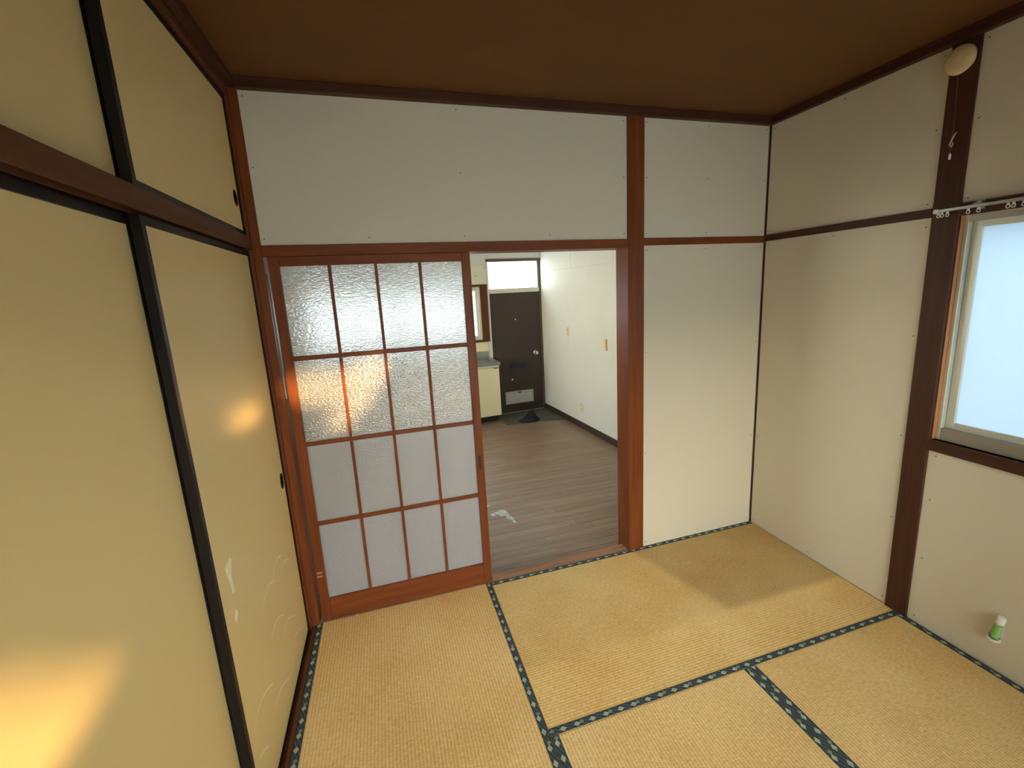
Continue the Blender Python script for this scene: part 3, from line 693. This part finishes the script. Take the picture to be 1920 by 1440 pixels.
# entrance door and transom
d = kthing('door_1', (-.40, .03, ZF), 'dark brown steel entrance door with a vent at its foot', 'door', kind='structure')
DL, DR, DT = -.757, -.036, 1.541
kobj('door_leaf', boxb(DL, DR, .006, .046, ZF+.002, DT, bev=.002), M_edoor, d)
kobj('frame_stile', boxb(-.776, DL, -.012, .06, ZF, 1.95, bev=.0015), M_trim_w, d)
kobj('frame_stile', boxb(DR, -.007, -.004, .06, ZF, 1.95, bev=.0015), M_purple, d)
kobj('transom_bar', boxb(DL, DR, -.006, .06, DT, 1.600, bev=.0015), M_trim_w, d)
kobj('head_frame', boxb(-.782, -.0, -.022, .06, 1.950, 1.985, bev=.002), M_purple, d)
kobj('threshold', boxb(DL, DR, -.01, .06, ZF, ZF+.012, bev=.002), M_alud, d)
bm = lathe(BM(), (-.130, .006, .700), (0, -1, 0), [(.030, 0), (.030, .004), (.013, .008), (.012, .030), (.024, .040), (.027, .052), (.024, .062), (.012, .066)], 24)
kobj('door_knob', bm, M_chrome, d, smooth=True, label='round chrome knob')
kobj('mail_slot', boxb(-.512, -.277, -.014, .006, .520, .560, bev=.004), M_navy, d, label='dark blue mail slot cover')
kobj('peephole', lathe(BM(), (-.404, .006, 1.179), (0, -1, 0), [(.011, 0), (.011, .004), (.007, .006)], 16), M_chrome, d, smooth=True)
kobj('thumb_turn', lathe(BM(), (-.494, .006, .348), (0, -1, 0), [(.014, 0), (.014, .006), (.010, .010), (.010, .022), (.006, .024)], 16), M_chrome, d, smooth=True)
vt = kobj('vent_plate', boxb(-.608, -.187, -.002, .006, .000, .178, bev=.002), M_vent, d, label='grey perforated vent plate')
bm = BM()
for r in range(5):
    for c in range(14):
        cyl(bm, (-.565+c*.0257, -.0022, .028+r*.0245), (0, -1, 0), .0068, .0012, 8)
o = kobj('vent_holes', bm, mat('vent_hole_light', (.85, .87, .85), rough=.4), d); o['kind'] = 'stuff'
kobj('vent_lever', boxb(-.420, -.375, -.008, -.002, .150, .163, bev=.002), M_darkp, d)
t2 = kthing('window_2', (-.40, .03, 1.6), 'bright frosted transom window above the entrance door', 'window', kind='structure')
kobj('frosted_pane', boxb(DL, DR, .028, .032, 1.600, 1.950), M_kglass, t2)
for a in ((DL, DL+.008, 1.6, 1.95), (DR-.012, DR, 1.6, 1.95)):
    kobj('frame_bar', boxb(a[0], a[1], .012, .045, a[2], a[3], bev=.001), M_trim_w, t2)
kobj('paper_sticker', boxb(-.086, -.066, .0265, .028, 1.618, 1.640), M_vent, t2, label='small grey square sticker')
# electrical plates
def plate(v, z, hgt, wd_, kind_, label, cat):
    t = kthing('power_outlet' if kind_ == 'o' else 'light_switch', (-.006, v, z-hgt/2), label, cat)
    kobj('cover_plate', boxb(-.013, -.006, v-wd_/2, v+wd_/2, z-hgt/2, z+hgt/2, bev=.002), M_cream, t)
    if kind_ == 'o':
        for dz in (-.024, .024):
            bm = BM(); box(bm, -.0145, -.0128, v-.016, v+.016, z+dz-.013, z+dz+.013, bev=.001)
            s = kobj('socket', bm, M_disc, t)
            for dv in (-.006, .006):
                kobj('slot', boxb(-.0152, -.0142, v+dv-.0015, v+dv+.0015, z+dz-.006, z+dz+.006), M_darkp, s)
    else:
        kobj('rocker', boxb(-.018, -.012, v-.018, v+.020, z-.045, z+.045, bev=.002), M_cream, t)
        kobj('side_cap', boxb(-.024, -.006, v-wd_/2-.010, v-wd_/2, z-hgt/2, z+hgt/2, bev=.001), M_disc, t, label='darker cream side cap')  # darker cream cap along one side of the switch
plate(-.785, 1.033, .118, .070, 'o', 'cream power outlet high on the kitchen wall', 'power outlet')
plate(-1.10, .136, .116, .070, 'o', 'cream power outlet low above the dark baseboard', 'power outlet')
plate(-1.655, .955, .125, .072, 's', 'cream light switch on the kitchen wall near the doorway', 'light switch')
# sink unit along the kitchen back wall
s = kthing('sink_unit', (-1.7, -.2, ZF), 'cream kitchen sink unit with a stainless worktop left of the entrance door', 'sink unit')
CR, CL, CFv = -.800, -2.60, -.378
kobj('cabinet_body', boxb(CL, CR, CFv+.02, -.01, -.022, .628, bev=.001), M_kcream, s)
kobj('toe_kick', boxb(CL, CR-.01, -.240, -.02, ZF, -.022), M_darkp, s)
n = 5; wcab = (CR-CL)/n
for i in range(n):
    u1 = CR-i*wcab; u0 = u1-wcab
    dd = kobj('cabinet_door', boxb(u0+.002, u1-.002, CFv, CFv+.019, -.020, .612, bev=.001), M_kcream, s)
    if i == 0 or i == 2:
        pts = [(-.03, 0), (.03, 0), (.024, -.018), (.010, -.028), (-.010, -.028), (-.024, -.018)]
        hu = u0+.075
        bm = BM()
        a = [bm.verts.new((hu+x, CFv-.012, .600+z)) for x, z in pts]; b = [bm.verts.new((hu+x, CFv, .600+z)) for x, z in pts]
        bm.faces.new(a); bm.faces.new(b[::-1])
        for k in range(6): bm.faces.new((a[k], a[(k+1) % 6], b[(k+1) % 6], b[k]))
        kobj('cup_handle', bm, M_kcream, dd)
    if i == 0: kobj('label_plate', boxb(u1-.072, u1-.014, CFv-.0015, CFv, .600, .609), M_darkp, dd, label='small dark maker plate')
bm = BM()
ZT = .680
bu0, bu1, bv0, bv1 = -1.45, -.84, -.345, -.075
box(bm, CL, bu0, -.398, 0, ZT-.035, ZT); box(bm, bu1, -.784, -.398, 0, ZT-.035, ZT)
box(bm, bu0, bu1, -.398, bv0, ZT-.035, ZT); box(bm, bu0, bu1, bv1, 0, ZT-.035, ZT)
box(bm, -.792, -.784, -.398, -.0, ZT, ZT+.004); box(bm, CL, -.784, -.398, -.392, ZT, ZT+.004)
kobj('worktop', bm, M_steel, s, label='stainless steel worktop with raised rim')
bm = BM()
box(bm, bu0, bu1, bv0, bv1, ZT-.18, ZT-.175); box(bm, bu0-.002, bu0+.002, bv0, bv1, ZT-.18, ZT-.004); box(bm, bu1-.002, bu1+.002, bv0, bv1, ZT-.18, ZT-.004)
box(bm, bu0, bu1, bv0-.002, bv0+.002, ZT-.18, ZT-.004); box(bm, bu0, bu1, bv1-.002, bv1+.002, ZT-.18, ZT-.004)
kobj('basin', bm, M_steel, s)
kobj('splashback', boxb(CL, -.815, -.016, -.007, ZT, .785, bev=.002), M_steel, s)
kobj('fascia', boxb(CL, CR, CFv-.004, CFv+.02, .618, ZT-.035), M_trim_w, s)
# entrance floor and the dark bundle
g = kstruct('floor_entrance', prism(BM(), [(-.775, -.02), (-.785, -.505), (-.017, -.655), (-.017, -.02)], ZF+.0005, ZF+.006), M_genk, 'grey-green vinyl area inside the entrance door', 'entrance floor')
bm = BM()
base = [(-.600, -.545), (-.50, -.47), (-.42, -.40), (-.33, -.42), (-.315, -.50), (-.335, -.585), (-.45, -.575)]
bmesh.ops.create_icosphere(bm, subdivisions=4, radius=1)
for v in bm.verts:
    x, y, z = v.co; a = math.atan2(y, x)
    r = 1+.10*math.sin(3*a+.7)+.06*math.sin(7*a)+.05*math.sin(11*z+4*a)
    px = x*.135*r; py = y*.085*r
    h = .15*(.16+.84*math.exp(-((px-.04)/.06)**2))*(.9+.14*math.sin(9*a+5*z))
    zz = max(z, -.15)
    v.co = (-.455+px-(.02 if px < 0 else 0), -.49+py, ZF+.010+max(0, zz)*max(h, .018)*1.0)
o = kobj('cloth_bundle', bm, M_cloth, smooth=True); recentre(o)
tag(o, 'small crumpled black bundle on the grey entrance floor', 'cloth bundle')
for (c, sz, dr) in (((um, .22, (KWB+KWT)/2), (KWR-KWL+.3, KWT-KWB+.3), (0, -1, 0)), ((-.4, .22, 1.775), (.9, .5), (0, -1, 0)), ((UL-.15, -1.8, 1.2), (2.4, 1.6), (1, 0, 0))):
    portal('portal_kitchen', KX @ Vector(c), sz, Matrix.Rotation(TH, 3, 'Z') @ Vector(dr))
